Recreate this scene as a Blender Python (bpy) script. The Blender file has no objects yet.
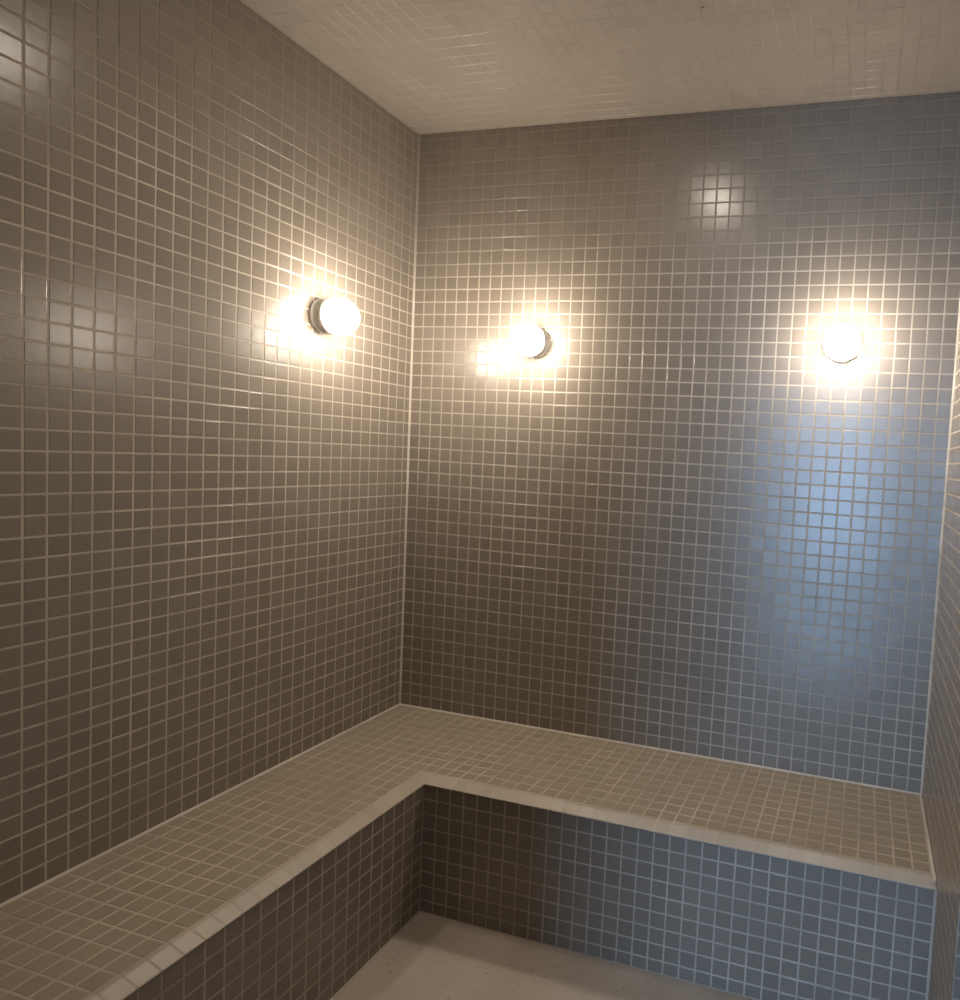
import bpy, bmesh, math, random
from mathutils import Vector, Matrix

random.seed(7)
P = 0.048                      # mosaic pitch in metres
W, ZC, D, DL, H = 42.33, 47.5, 10.88, 10.12, 9.2    # room width, ceiling, bench depths, bench height (in tiles)
RET = 18.05                    # where the right wall steps outwards
REC = 50.0                     # recess wall to the right
FRONT = 54.0                   # front wall with the doorway
DOOR = (25.3, 41.3, 36.0)      # doorway left, right, top
scene = bpy.context.scene
C = scene.collection


def V(x, y, z):
    """tile units (x right, y out from the back wall, z above the bench) -> metres"""
    return Vector((x * P, -y * P, (z + H) * P))


# ------------------------------------------------------------------ materials
def new_mat(name):
    m = bpy.data.materials.new(name)
    m.use_nodes = True
    nt = m.node_tree
    return m, nt, nt.nodes["Principled BSDF"]


def ramp(nt, fac, stops):
    r = nt.nodes.new("ShaderNodeValToRGB")
    r.color_ramp.elements[0].position, r.color_ramp.elements[0].color = stops[0][0], (*stops[0][1], 1)
    r.color_ramp.elements[1].position, r.color_ramp.elements[1].color = stops[-1][0], (*stops[-1][1], 1)
    for p, c in stops[1:-1]:
        e = r.color_ramp.elements.new(p)
        e.color = (*c, 1)
    nt.links.new(fac, r.inputs[0])
    return r.outputs[0]


def tile_mat(name, lo, hi, rough):
    m, nt, b = new_mat(name)
    geo = nt.nodes.new("ShaderNodeNewGeometry")
    col = ramp(nt, geo.outputs["Random Per Island"], [(0, lo), (1, hi)])
    nt.links.new(col, b.inputs["Base Color"])
    b.inputs["Roughness"].default_value = rough
    b.inputs["IOR"].default_value = 1.5
    tc = nt.nodes.new("ShaderNodeTexCoord")
    n = nt.nodes.new("ShaderNodeTexNoise")
    n.inputs["Scale"].default_value = 55
    n.inputs["Detail"].default_value = 2
    nt.links.new(tc.outputs["Object"], n.inputs["Vector"])
    bp = nt.nodes.new("ShaderNodeBump")
    bp.inputs["Strength"].default_value = 0.12
    bp.inputs["Distance"].default_value = 0.002
    nt.links.new(n.outputs["Fac"], bp.inputs["Height"])
    nt.links.new(bp.outputs["Normal"], b.inputs["Normal"])
    return m


def grout_mat(name, c, veil_tone=None):
    m, nt, b = new_mat(name)
    tc = nt.nodes.new("ShaderNodeTexCoord")
    n = nt.nodes.new("ShaderNodeTexNoise")
    n.inputs["Scale"].default_value = 6
    n.inputs["Detail"].default_value = 4
    nt.links.new(tc.outputs["Object"], n.inputs["Vector"])
    col = ramp(nt, n.outputs["Fac"], [(0.3, tuple(v * .8 for v in c)), (0.7, tuple(min(1, v * 1.12) for v in c))])
    if veil_tone:          # veiling haze painted in: joint colour fades to the tile tone near the ceiling
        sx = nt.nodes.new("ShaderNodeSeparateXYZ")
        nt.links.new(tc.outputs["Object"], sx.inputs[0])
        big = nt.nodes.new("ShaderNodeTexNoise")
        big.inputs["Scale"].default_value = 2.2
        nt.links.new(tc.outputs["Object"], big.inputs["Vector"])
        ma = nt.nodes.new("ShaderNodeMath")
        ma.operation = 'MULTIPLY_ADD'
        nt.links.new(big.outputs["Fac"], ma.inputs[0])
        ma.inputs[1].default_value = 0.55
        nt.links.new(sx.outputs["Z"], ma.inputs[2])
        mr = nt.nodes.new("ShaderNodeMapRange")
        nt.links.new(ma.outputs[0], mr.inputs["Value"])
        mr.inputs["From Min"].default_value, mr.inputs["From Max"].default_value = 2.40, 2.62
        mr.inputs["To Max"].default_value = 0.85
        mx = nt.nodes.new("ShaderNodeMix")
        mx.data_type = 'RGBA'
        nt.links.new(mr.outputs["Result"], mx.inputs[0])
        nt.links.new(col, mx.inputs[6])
        mx.inputs[7].default_value = (*veil_tone, 1)
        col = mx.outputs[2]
    nt.links.new(col, b.inputs["Base Color"])
    b.inputs["Roughness"].default_value = 0.75
    return m


def plain(name, c, rough=0.5, metal=0.0):
    m, nt, b = new_mat(name)
    tc = nt.nodes.new("ShaderNodeTexCoord")
    n = nt.nodes.new("ShaderNodeTexNoise")
    n.inputs["Scale"].default_value = 40
    nt.links.new(tc.outputs["Object"], n.inputs["Vector"])
    col = ramp(nt, n.outputs["Fac"], [(0.3, tuple(v * .95 for v in c)), (0.7, c)])
    nt.links.new(col, b.inputs["Base Color"])
    b.inputs["Roughness"].default_value = rough
    b.inputs["Metallic"].default_value = metal
    return m


def glow(name, c, s):
    m, nt, b = new_mat(name)
    b.inputs["Base Color"].default_value = (0.9, 0.88, 0.84, 1)
    b.inputs["Emission Color"].default_value = (*c, 1)
    b.inputs["Emission Strength"].default_value = s
    b.inputs["Roughness"].default_value = 0.3
    return m


WARM = (1.0, 0.885, 0.74)
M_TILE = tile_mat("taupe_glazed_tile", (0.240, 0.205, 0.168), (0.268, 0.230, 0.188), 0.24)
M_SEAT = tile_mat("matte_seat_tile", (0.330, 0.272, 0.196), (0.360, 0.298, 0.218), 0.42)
M_CEIL = tile_mat("pale_taupe_ceiling_tile", (0.315, 0.272, 0.228), (0.335, 0.290, 0.243), 0.24)
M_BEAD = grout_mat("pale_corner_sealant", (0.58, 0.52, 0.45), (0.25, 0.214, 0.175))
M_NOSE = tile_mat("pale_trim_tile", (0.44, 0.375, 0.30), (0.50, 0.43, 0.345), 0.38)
M_GROUT = grout_mat("beige_grout", (0.50, 0.43, 0.35))
M_GROUT_WALL = grout_mat("hazed_wall_grout", (0.50, 0.43, 0.35), (0.25, 0.214, 0.175))  # upper joints carry the painted haze in their colour
M_GROUT_CEIL = grout_mat("taupe_ceiling_grout", (0.300, 0.258, 0.214))  # one even tone, close to the ceiling tiles
M_GLOBE = glow("opal_lamp_glass", WARM, 80)
M_DOWN = glow("frosted_downlight_glass", WARM, 128)
M_WHITE = plain("white_enamel", (0.78, 0.77, 0.74), 0.35)
M_LAMPBASE = plain("pale_lamp_enamel", (0.72, 0.69, 0.64), 0.4)
M_PAINT = plain("white_hall_paint", (0.62, 0.62, 0.60), 0.8)


def floor_mat():
    m, nt, b = new_mat("beige_terrazzo")
    tc = nt.nodes.new("ShaderNodeTexCoord")
    n = nt.nodes.new("ShaderNodeTexNoise")
    n.inputs["Scale"].default_value = 7
    n.inputs["Detail"].default_value = 6
    nt.links.new(tc.outputs["Object"], n.inputs["Vector"])
    base = ramp(nt, n.outputs["Fac"], [(0.3, (0.50, 0.43, 0.36)), (0.7, (0.59, 0.515, 0.435))])
    v = nt.nodes.new("ShaderNodeTexVoronoi")
    v.inputs["Scale"].default_value = 26
    nt.links.new(tc.outputs["Object"], v.inputs["Vector"])
    f = ramp(nt, v.outputs["Distance"], [(0.04, (1, 1, 1)), (0.20, (0, 0, 0))])
    mx = nt.nodes.new("ShaderNodeMix")
    mx.data_type = 'RGBA'
    nt.links.new(f, mx.inputs[0])
    nt.links.new(base, mx.inputs[6])
    mx.inputs[7].default_value = (0.40, 0.335, 0.27, 1)
    nt.links.new(mx.outputs[2], b.inputs["Base Color"])
    b.inputs["Roughness"].default_value = 0.5
    return m


M_FLOOR = floor_mat()


# ------------------------------------------------------------------ mesh helpers
def link(name, bm, mats, parent=None, smooth=False):
    me = bpy.data.meshes.new(name)
    bm.normal_update()
    bm.to_mesh(me)
    bm.free()
    for m in mats:
        me.materials.append(m)
    if smooth:
        for p in me.polygons:
            p.use_smooth = True
    o = bpy.data.objects.new(name, me)
    C.objects.link(o)
    if parent:
        o.parent = parent
    return o


def structure(o):
    o["kind"] = "structure"
    return o


def box(bm, a, b, mat=0):
    x0, x1 = sorted((a[0], b[0])); y0, y1 = sorted((a[1], b[1])); z0, z1 = sorted((a[2], b[2]))
    vs = [bm.verts.new(v) for v in ((x0, y0, z0), (x1, y0, z0), (x1, y1, z0), (x0, y1, z0),
                                    (x0, y0, z1), (x1, y0, z1), (x1, y1, z1), (x0, y1, z1))]
    for f in ((0, 3, 2, 1), (4, 5, 6, 7), (0, 1, 5, 4), (1, 2, 6, 5), (2, 3, 7, 6), (3, 0, 4, 7)):
        bm.faces.new([vs[i] for i in f]).material_index = mat


GAP, CH, DEEP = 0.0044, 0.0012, 0.0005    # joint width, tile edge chamfer, joint depth


def tile_poly(bm, pts, n, mat=0, tilt=0.003):
    """one mosaic tile: a face with chamfered edges down into the joint; pts are the joint corners (metres), n the outward normal"""
    c = sum(pts, Vector()) / len(pts)
    k = len(pts)
    # true inset of the polygon by d
    def inset(d):
        out = []
        for i in range(k):
            p0, p1, p2 = pts[i - 1], pts[i], pts[(i + 1) % k]
            e1 = (p1 - p0).normalized(); e2 = (p2 - p1).normalized()
            n1 = n.cross(e1); n2 = n.cross(e2)
            den = 1 + n1.dot(n2)
            out.append(p1 + (n1 + n2) * (d / max(den, .2)))
        return out
    if (pts[1] - pts[0]).cross(pts[2] - pts[1]).dot(n) < 0:
        pts = list(reversed(pts))
    lo = inset(GAP / 2)
    hi = inset(GAP / 2 + CH)
    a = (pts[1] - pts[0]).normalized(); b = n.cross(a)
    ta, tb, dz = random.gauss(0, tilt), random.gauss(0, tilt), random.gauss(0, .00005)
    hv = [bm.verts.new(p + n * ((p - c).dot(a) * ta + (p - c).dot(b) * tb + dz)) for p in hi]
    lv = [bm.verts.new(p - n * (DEEP + .0002)) for p in lo]
    bm.faces.new(hv).material_index = mat
    for i in range(k):
        bm.faces.new((lv[i], lv[(i + 1) % k], hv[(i + 1) % k], hv[i])).material_index = mat


def tile_grid(bm, origin, u, v, ul, vl, n, mat=0, skip=None):
    """tiles between the joint lines ul x vl (tile units along unit tile vectors u, v)"""
    for i in range(len(ul) - 1):
        for j in range(len(vl) - 1):
            if ul[i + 1] - ul[i] < .16 or vl[j + 1] - vl[j] < .16:
                continue
            if skip and skip((ul[i] + ul[i + 1]) / 2, (vl[j] + vl[j + 1]) / 2):
                continue
            q = [origin + u * a + v * b for a, b in ((ul[i], vl[j]), (ul[i + 1], vl[j]), (ul[i + 1], vl[j + 1]), (ul[i], vl[j + 1]))]
            tile_poly(bm, q, n, mat)


def lines(a, b, start, step=1.0):
    """joint lines covering a..b, one of them at start"""
    k = math.ceil((a - start) / step - 1e-6)
    out = [a]
    x = start + k * step
    while x < b - 1e-6:
        if x > a + 1e-6:
            out.append(x)
        x += step
    return out + [b]


UX, UY, UZ = Vector((P, 0, 0)), Vector((0, -P, 0)), Vector((0, 0, P))
O0 = V(0, 0, 0)
TH = 0.10 / P
g = DEEP / P
PX = W / 42
zl = lines(-H, ZC, 0)

# ------------------------------------------------------------------ room shell
bm = bmesh.new()
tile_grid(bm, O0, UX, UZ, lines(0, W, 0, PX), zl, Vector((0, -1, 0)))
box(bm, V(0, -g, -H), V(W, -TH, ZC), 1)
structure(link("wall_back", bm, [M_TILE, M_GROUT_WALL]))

bm = bmesh.new()
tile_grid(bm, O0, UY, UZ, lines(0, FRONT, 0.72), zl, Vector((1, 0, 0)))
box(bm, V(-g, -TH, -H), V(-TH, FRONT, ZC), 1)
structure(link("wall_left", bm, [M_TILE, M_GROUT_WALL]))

bm = bmesh.new()
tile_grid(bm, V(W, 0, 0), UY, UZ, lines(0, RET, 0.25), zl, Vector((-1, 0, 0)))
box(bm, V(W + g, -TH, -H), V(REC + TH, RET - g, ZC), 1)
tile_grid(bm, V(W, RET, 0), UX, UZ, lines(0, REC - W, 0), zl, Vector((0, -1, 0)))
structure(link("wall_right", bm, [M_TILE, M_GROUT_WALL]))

bm = bmesh.new()
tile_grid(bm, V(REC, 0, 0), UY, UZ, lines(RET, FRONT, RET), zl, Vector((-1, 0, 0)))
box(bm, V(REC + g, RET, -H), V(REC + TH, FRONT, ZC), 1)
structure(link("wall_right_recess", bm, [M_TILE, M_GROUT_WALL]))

bm = bmesh.new()
dl, dr, dt = DOOR
xl = sorted(set(lines(0, REC, 0) + [dl, dr])); zf = sorted(set(zl + [dt]))
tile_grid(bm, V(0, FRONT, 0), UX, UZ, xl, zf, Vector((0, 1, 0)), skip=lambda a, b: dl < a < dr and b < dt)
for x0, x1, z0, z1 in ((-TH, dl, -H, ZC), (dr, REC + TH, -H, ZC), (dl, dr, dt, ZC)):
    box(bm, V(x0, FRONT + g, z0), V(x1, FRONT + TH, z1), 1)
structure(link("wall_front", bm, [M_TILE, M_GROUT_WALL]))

bm = bmesh.new()
tile_grid(bm, V(0, 0, ZC), UX, UY, lines(0, REC, 0, PX), lines(0, FRONT, .5), Vector((0, 0, -1)),
          skip=lambda a, b: a > W and b < RET)
box(bm, V(-TH, -TH, ZC + g), V(REC + TH, FRONT + TH, ZC + TH), 1)
structure(link("ceiling", bm, [M_CEIL, M_GROUT_CEIL]))

bm = bmesh.new()
box(bm, V(-TH, -TH, -H), V(REC + TH, FRONT + TH, -H - TH))
structure(link("floor", bm, [M_FLOOR]))

# pale bead of grout in the inside corners
bm = bmesh.new()
r = .125
def bead(bm, a, du, dv, length, mat=0):
    """triangular fillet of sealant in an inside corner running from a along length"""
    p = [a, a + du, a + dv]
    q = [x + length for x in p]
    vs = [bm.verts.new(x) for x in p + q]
    for f in ((0, 1, 2), (3, 5, 4), (0, 3, 4, 1), (1, 4, 5, 2), (2, 5, 3, 0)):
        bm.faces.new([vs[i] for i in f]).material_index = mat
    bmesh.ops.recalc_face_normals(bm, faces=bm.faces[-5:])
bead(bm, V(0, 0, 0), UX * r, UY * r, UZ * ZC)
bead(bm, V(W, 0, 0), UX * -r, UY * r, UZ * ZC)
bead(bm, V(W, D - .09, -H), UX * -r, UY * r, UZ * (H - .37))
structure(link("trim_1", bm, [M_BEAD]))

# ------------------------------------------------------------------ hall behind the camera, with the window that lets the daylight in
HY = 150.0
bm = bmesh.new()
box(bm, V(-20, FRONT + TH, -H), V(75, HY + 4, -H - TH))
structure(link("floor_hall", bm, [plain("polished_hall_floor", (0.68, 0.68, 0.67), 0.12)]))
gx0, gx1, gz0, gz1 = 17.0, 42.0, -7.0, 44.0
bm = bmesh.new()
for x0, x1, z0, z1 in ((-20, gx0, -H, 52), (gx1, 75, -H, 52), (gx0, gx1, gz1, 52), (gx0, gx1, -H, gz0)):
    box(bm, V(x0, HY, z0), V(x1, HY + 3, z1))
structure(link("wall_hall", bm, [M_PAINT]))
bm = bmesh.new()
for x in (gx0, gx1 - .9):
    box(bm, V(x, HY + .4, gz0), V(x + .9, HY + 1.6, gz1))
for z in (gz0, gz1 - .9):
    box(bm, V(gx0, HY + .4, z), V(gx1, HY + 1.6, z + .9))
structure(link("window_1", bm, [M_LAMPBASE]))

# ------------------------------------------------------------------ the bench
root = bpy.data.objects.new("corner_bench", None)
C.objects.link(root)
root.location = V(0, 0, -H)
root["label"] = "L-shaped built-in bench of taupe mosaic tiles running along the left and back walls"
root["category"] = "bench"


def child(name, bm, mats, smooth=False, parent=root):
    o = link(name, bm, mats, parent, smooth)
    o.matrix_parent_inverse = Matrix.Translation(-parent.location)
    return o


NW = 1.0                      # trim tile width
R_ = 0.09                     # rise of the riser face behind the nosing
xs = lines(.05, W - .05, DL - NW)
ys = lines(.05, FRONT - .06, D - NW)
bm = bmesh.new()
tile_grid(bm, O0, UX, UY, xs, ys, Vector((0, 0, 1)), skip=lambda a, b: a > DL - NW and b > D - NW)
# solid body under the tiles (an L prism)
def lprism(bm, x1, y1, z0, z1, mat):
    pts = [(.05, .05), (W - .05, .05), (W - .05, y1), (x1, y1), (x1, FRONT - .06), (.05, FRONT - .06)]
    lo = [bm.verts.new(V(x, y, z0)) for x, y in pts]; hi = [bm.verts.new(V(x, y, z1)) for x, y in pts]
    f = bm.faces.new(hi); f.material_index = mat
    f = bm.faces.new(lo[::-1]); f.material_index = mat
    for i in range(6):
        bm.faces.new((lo[i], hi[i], hi[(i + 1) % 6], lo[(i + 1) % 6])).material_index = mat
lprism(bm, DL - .98, D - .98, -.45, -g, 1)
# bead of pale grout where the seat meets the walls
e_ = .03
bead(bm, V(e_, e_, 0), UY * r, UZ * r * .8, UX * (W - 2 * e_), 2)
bead(bm, V(e_, e_, 0), UX * r, UZ * r * .8, UY * (FRONT - .1), 2)
bead(bm, V(W - e_, e_, 0), UX * -r, UZ * r * .8, UY * (D - .25), 2)
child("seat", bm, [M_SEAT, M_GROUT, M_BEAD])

bm = bmesh.new()
fx, fy = DL - R_, D - R_
tile_grid(bm, V(0, fy, 0), UX, UZ, lines(fx, W - .04, fx, (W - fx) / 32), lines(-H, -.37, -.37), Vector((0, -1, 0)))
tile_grid(bm, V(fx, 0, 0), UY, UZ, lines(fy, FRONT - .06, fy), lines(-H, -.37, -.37), Vector((1, 0, 0)))
lprism(bm, fx - g, fy - g, -H, -.45, 1)
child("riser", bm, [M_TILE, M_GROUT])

# rounded trim tiles along the edge
def nosing_run(bm, a0, a1, place, out, mitre_start):
    """profile swept between a0 and a1; place(s, q, z) -> metres, q = distance back from the front edge"""
    prof = [(NW, 0.0), (.86, -.004), (.74, -.02), (.62, -.06), (.42, -.135), (.20, -.218), (.07, -.27), (.015, -.30), (0.0, -.33), (.015, -.36), (R_ + .12, -.36)]
    gp = GAP / P / 2
    lst = lines(a0, a1, a0)
    for i in range(len(lst) - 1):
        s0, s1 = lst[i] + gp, lst[i + 1] - gp
        if s1 - s0 < .1:
            continue
        rows = []
        jit = random.gauss(0, .0008)
        for q, z in prof:
            q0 = max(q, .0)
            b0 = s0 - q if (mitre_start and i == 0) else s0      # mitred first piece reaches into the corner
            qq = q - (gp if q == NW else 0)
            rows.append((bm.verts.new(place(b0, qq, z + jit * q)), bm.verts.new(place(s1, qq, z + jit * q))))
        for k in range(len(rows) - 1):
            bm.faces.new((rows[k][0], rows[k][1], rows[k + 1][1], rows[k + 1][0])).material_index = 0
        for e in (0, 1):
            try:
                bm.faces.new([r_[e] for r_ in rows]).material_index = 0
            except ValueError:
                pass


bm = bmesh.new()
nosing_run(bm, DL, W - .012, lambda s, q, z: V(s, D - q, z), 1, True)
nosing_run(bm, D, FRONT - .06, lambda s, q, z: V(DL - q, s, z), 1, True)
bmesh.ops.recalc_face_normals(bm, faces=bm.faces[:])
nose = child("edge_trim", bm, [M_NOSE, M_GROUT])
nose["label"] = "paler rounded edge tiles"
# grout between and under the trim tiles: the same profile set a hair back
bm = bmesh.new()
gprof = [(NW, -.005), (.86, -.009), (.74, -.025), (.62, -.065), (.42, -.14), (.20, -.223), (.07, -.275), (.02, -.305), (.006, -.33), (.03, -.35), (NW, -.35)]
def sweep(fn, s0, s1):
    a_ = [bm.verts.new(fn(s0 - q, q, z)) for q, z in gprof]; b_ = [bm.verts.new(fn(s1, q, z)) for q, z in gprof]
    for k in range(len(gprof)):
        m_ = (k + 1) % len(gprof)
        bm.faces.new((a_[k], b_[k], b_[m_], a_[m_]))
    bm.faces.new(a_); bm.faces.new(b_[::-1])
sweep(lambda s_, q, z: V(s_, D - q, z), DL, W - .012)
sweep(lambda s_, q, z: V(DL - q, s_, z), D, FRONT - .06)
bmesh.ops.recalc_face_normals(bm, faces=bm.faces[:])
child("edge_grout", bm, [M_GROUT])


# ------------------------------------------------------------------ lamps
def lathe(bm, prof, mat=0, seg=32):
    """revolve (radius, height) about +Z"""
    rings = []
    for r, h in prof:
        if r < 1e-6:
            rings.append([bm.verts.new((0, 0, h))])
        else:
            rings.append([bm.verts.new((r * math.cos(2 * math.pi * i / seg), r * math.sin(2 * math.pi * i / seg), h)) for i in range(seg)])
    for a, b in zip(rings, rings[1:]):
        for i in range(seg):
            j = (i + 1) % seg
            if len(a) == 1 and len(b) == 1:
                continue
            if len(a) == 1:
                f = (a[0], b[i], b[j])
            elif len(b) == 1:
                f = (a[i], b[0], a[j])
            else:
                f = (a[i], b[i], b[j], a[j])
            bm.faces.new(f).material_index = mat
    bmesh.ops.recalc_face_normals(bm, faces=bm.faces[:])


GR, GC = 0.060, 0.071
base_bm = bmesh.new()
lathe(base_bm, [(0, 0), (.056, 0), (.0575, .002), (.0575, .010), (.055, .013), (.0525, .014), (.0525, .036), (0, .036)])
collar_bm = bmesh.new()
lathe(collar_bm, [(.0505, .034), (.0555, .035), (.0565, .038), (.0565, .045), (.0550, .047), (.0505, .047), (.0505, .034)])
globe_bm = bmesh.new()
t0 = math.acos((.040 - GC) / GR)
lathe(globe_bm, [(GR * math.sin(t0 * (1 - i / 14)) if i < 14 else 0, GC + GR * math.cos(t0 * (1 - i / 14))) for i in range(15)], seg=28)


def wall_lamp(loc, axis, label, src=None):
    e = bpy.data.objects.new("wall_lamp", None)
    C.objects.link(e)
    e.location = loc
    e.rotation_euler = axis
    e["label"] = label
    e["category"] = "lamp"
    e["group"] = "round wall lamps"
    for n, o in (src or {}).items():
        c = o.copy(); C.objects.link(c); c.parent = e
    return e


BACK, LEFT = (math.pi / 2, 0, 0), (math.pi / 2, 0, math.pi / 2)
L1 = wall_lamp(V(11.35, 0, 30.77), BACK, "lit round globe lamp on the back wall, nearest the corner with the left wall")
parts = {"base": link("base", base_bm, [M_LAMPBASE], L1, True), "collar": link("collar", collar_bm, [M_LAMPBASE], L1, True),
         "globe": link("globe", globe_bm, [M_GLOBE], L1, True)}
wall_lamp(V(34.85, 0, 30.8), BACK, "lit round globe lamp on the back wall, beside the right wall", parts)
wall_lamp(V(0, 9.95, 30.75), LEFT, "lit round globe lamp on the left wall", parts)

# flush light in the middle of the ceiling (seen only as a glint in the wall tiles)
e = bpy.data.objects.new("ceiling_light", None)
C.objects.link(e)
e.location = V(21.6, 16.4, ZC)
e.rotation_euler = (math.pi, 0, 0)
e["label"] = "small round flush light in the middle of the tiled ceiling"
e["category"] = "lamp"
bm = bmesh.new()
lathe(bm, [(.075, 0), (.078, .004), (.074, .010), (.062, .012), (.060, .004), (.060, 0), (.075, 0)])
link("rim", bm, [M_WHITE], e, True)
bm = bmesh.new()
lathe(bm, [(.0605, .003), (.056, .009), (.040, .013), (.020, .015), (0, .0155)])
link("diffuser", bm, [M_DOWN], e, True)

# small white fitting low on the return wall
e = bpy.data.objects.new("steam_outlet", None)
C.objects.link(e)
e.location = V(42.98, RET, .8)
e.rotation_euler = BACK
e["label"] = "small white fitting low on the tiled wall return at the right edge"
e["category"] = "wall fitting"
bm = bmesh.new()
lathe(bm, [(0, 0), (.020, 0), (.021, .003), (.018, .006), (.012, .007)])
link("flange", bm, [M_WHITE], e, True)
bm = bmesh.new()
lathe(bm, [(.012, .006), (.0125, .020), (.010, .026), (.005, .028), (.004, .022), (0, .022)])
link("nozzle", bm, [M_WHITE], e, True)

# condensation on the ceiling
bm = bmesh.new()
for i in range(240):
    x, y = random.uniform(9, 41), random.uniform(1.0, 16)
    rad = random.choice((.0016, .0022, .003, .004))
    pr = [(rad * math.cos(t), rad * .65 * math.sin(t)) for t in (0, .35, .7, 1.05, 1.3)] + [(0, rad * .65)]
    b2 = bmesh.new()
    lathe(b2, pr, seg=10)
    o = V(x, y, ZC) + Vector((0, 0, -.0004))
    mp = {v: bm.verts.new(o + Vector((v.co.x, v.co.y, -v.co.z))) for v in b2.verts}
    for f in b2.faces:
        bm.faces.new([mp[v] for v in reversed(f.verts)])
    b2.free()
m, nt, b = new_mat("clear_water")
b.inputs["Base Color"].default_value = (1, 1, 1, 1)
b.inputs["Transmission Weight"].default_value = 1
b.inputs["IOR"].default_value = 1.33
b.inputs["Roughness"].default_value = 0.02
o = link("water_droplets", bm, [m], None, True)
o["kind"] = "stuff"
o["label"] = "clear condensation droplets clinging to the tiled ceiling"
o["category"] = "water"

# ------------------------------------------------------------------ daylight
ld = bpy.data.lights.new("daylight", 'AREA')
ld.shape = 'RECTANGLE'
ld.size, ld.size_y = (gx1 - gx0 - 1.8) * P, (gz1 - gz0 - 1.8) * P
ld.color = (0.38, 0.635, 1.0)
ld.energy = 190
lo = bpy.data.objects.new("daylight", ld)
C.objects.link(lo)
lo.location = V((gx0 + gx1) / 2, HY + 1.0, (gz0 + gz1) / 2)
lo.rotation_euler = (math.pi / 2, 0, 0)     # faces +Y, into the room

w = bpy.data.worlds.new("World")
scene.world = w
w.use_nodes = True
w.node_tree.nodes["Background"].inputs[0].default_value = (0.55, 0.72, 1.0, 1)
w.node_tree.nodes["Background"].inputs[1].default_value = 0.10

# ------------------------------------------------------------------ camera
F, YAW, PIT, ROL, TX, TY, TZ, PPX, PPY = 695.0364, -0.2697, -0.0587, 0.0566, 36.9905, 50.3311, 22.3231, 191.223, -0.8551
cy, sy, cp, sp, cr, sr = math.cos(YAW), math.sin(YAW), math.cos(PIT), math.sin(PIT), math.cos(ROL), math.sin(ROL)
fwd = Vector((sy * cp, cy * cp, sp))
right = Vector((cy, -sy, 0))
up = right.cross(fwd)
r2 = right * cr + up * sr
u2 = up * cr - right * sr
cam = bpy.data.cameras.new("camera")
co = bpy.data.objects.new("camera", cam)
C.objects.link(co)
co.matrix_world = Matrix.Translation(V(TX, TY, TZ)) @ Matrix((r2, u2, -fwd)).transposed().to_4x4()
cam.sensor_fit = 'HORIZONTAL'
cam.sensor_width = 36
cam.lens = F / 960 * 36
cam.shift_x = -PPX / 960
cam.shift_y = PPY / 960
cam.clip_start = 0.02
scene.camera = co

scene.view_settings.view_transform = 'Standard'
scene.view_settings.look = 'None'
scene.view_settings.gamma = 1
scene.view_settings.use_curve_mapping = False
scene.view_settings.exposure = 0.15
scene.cycles.max_bounces = 10
scene.cycles.diffuse_bounces = 6
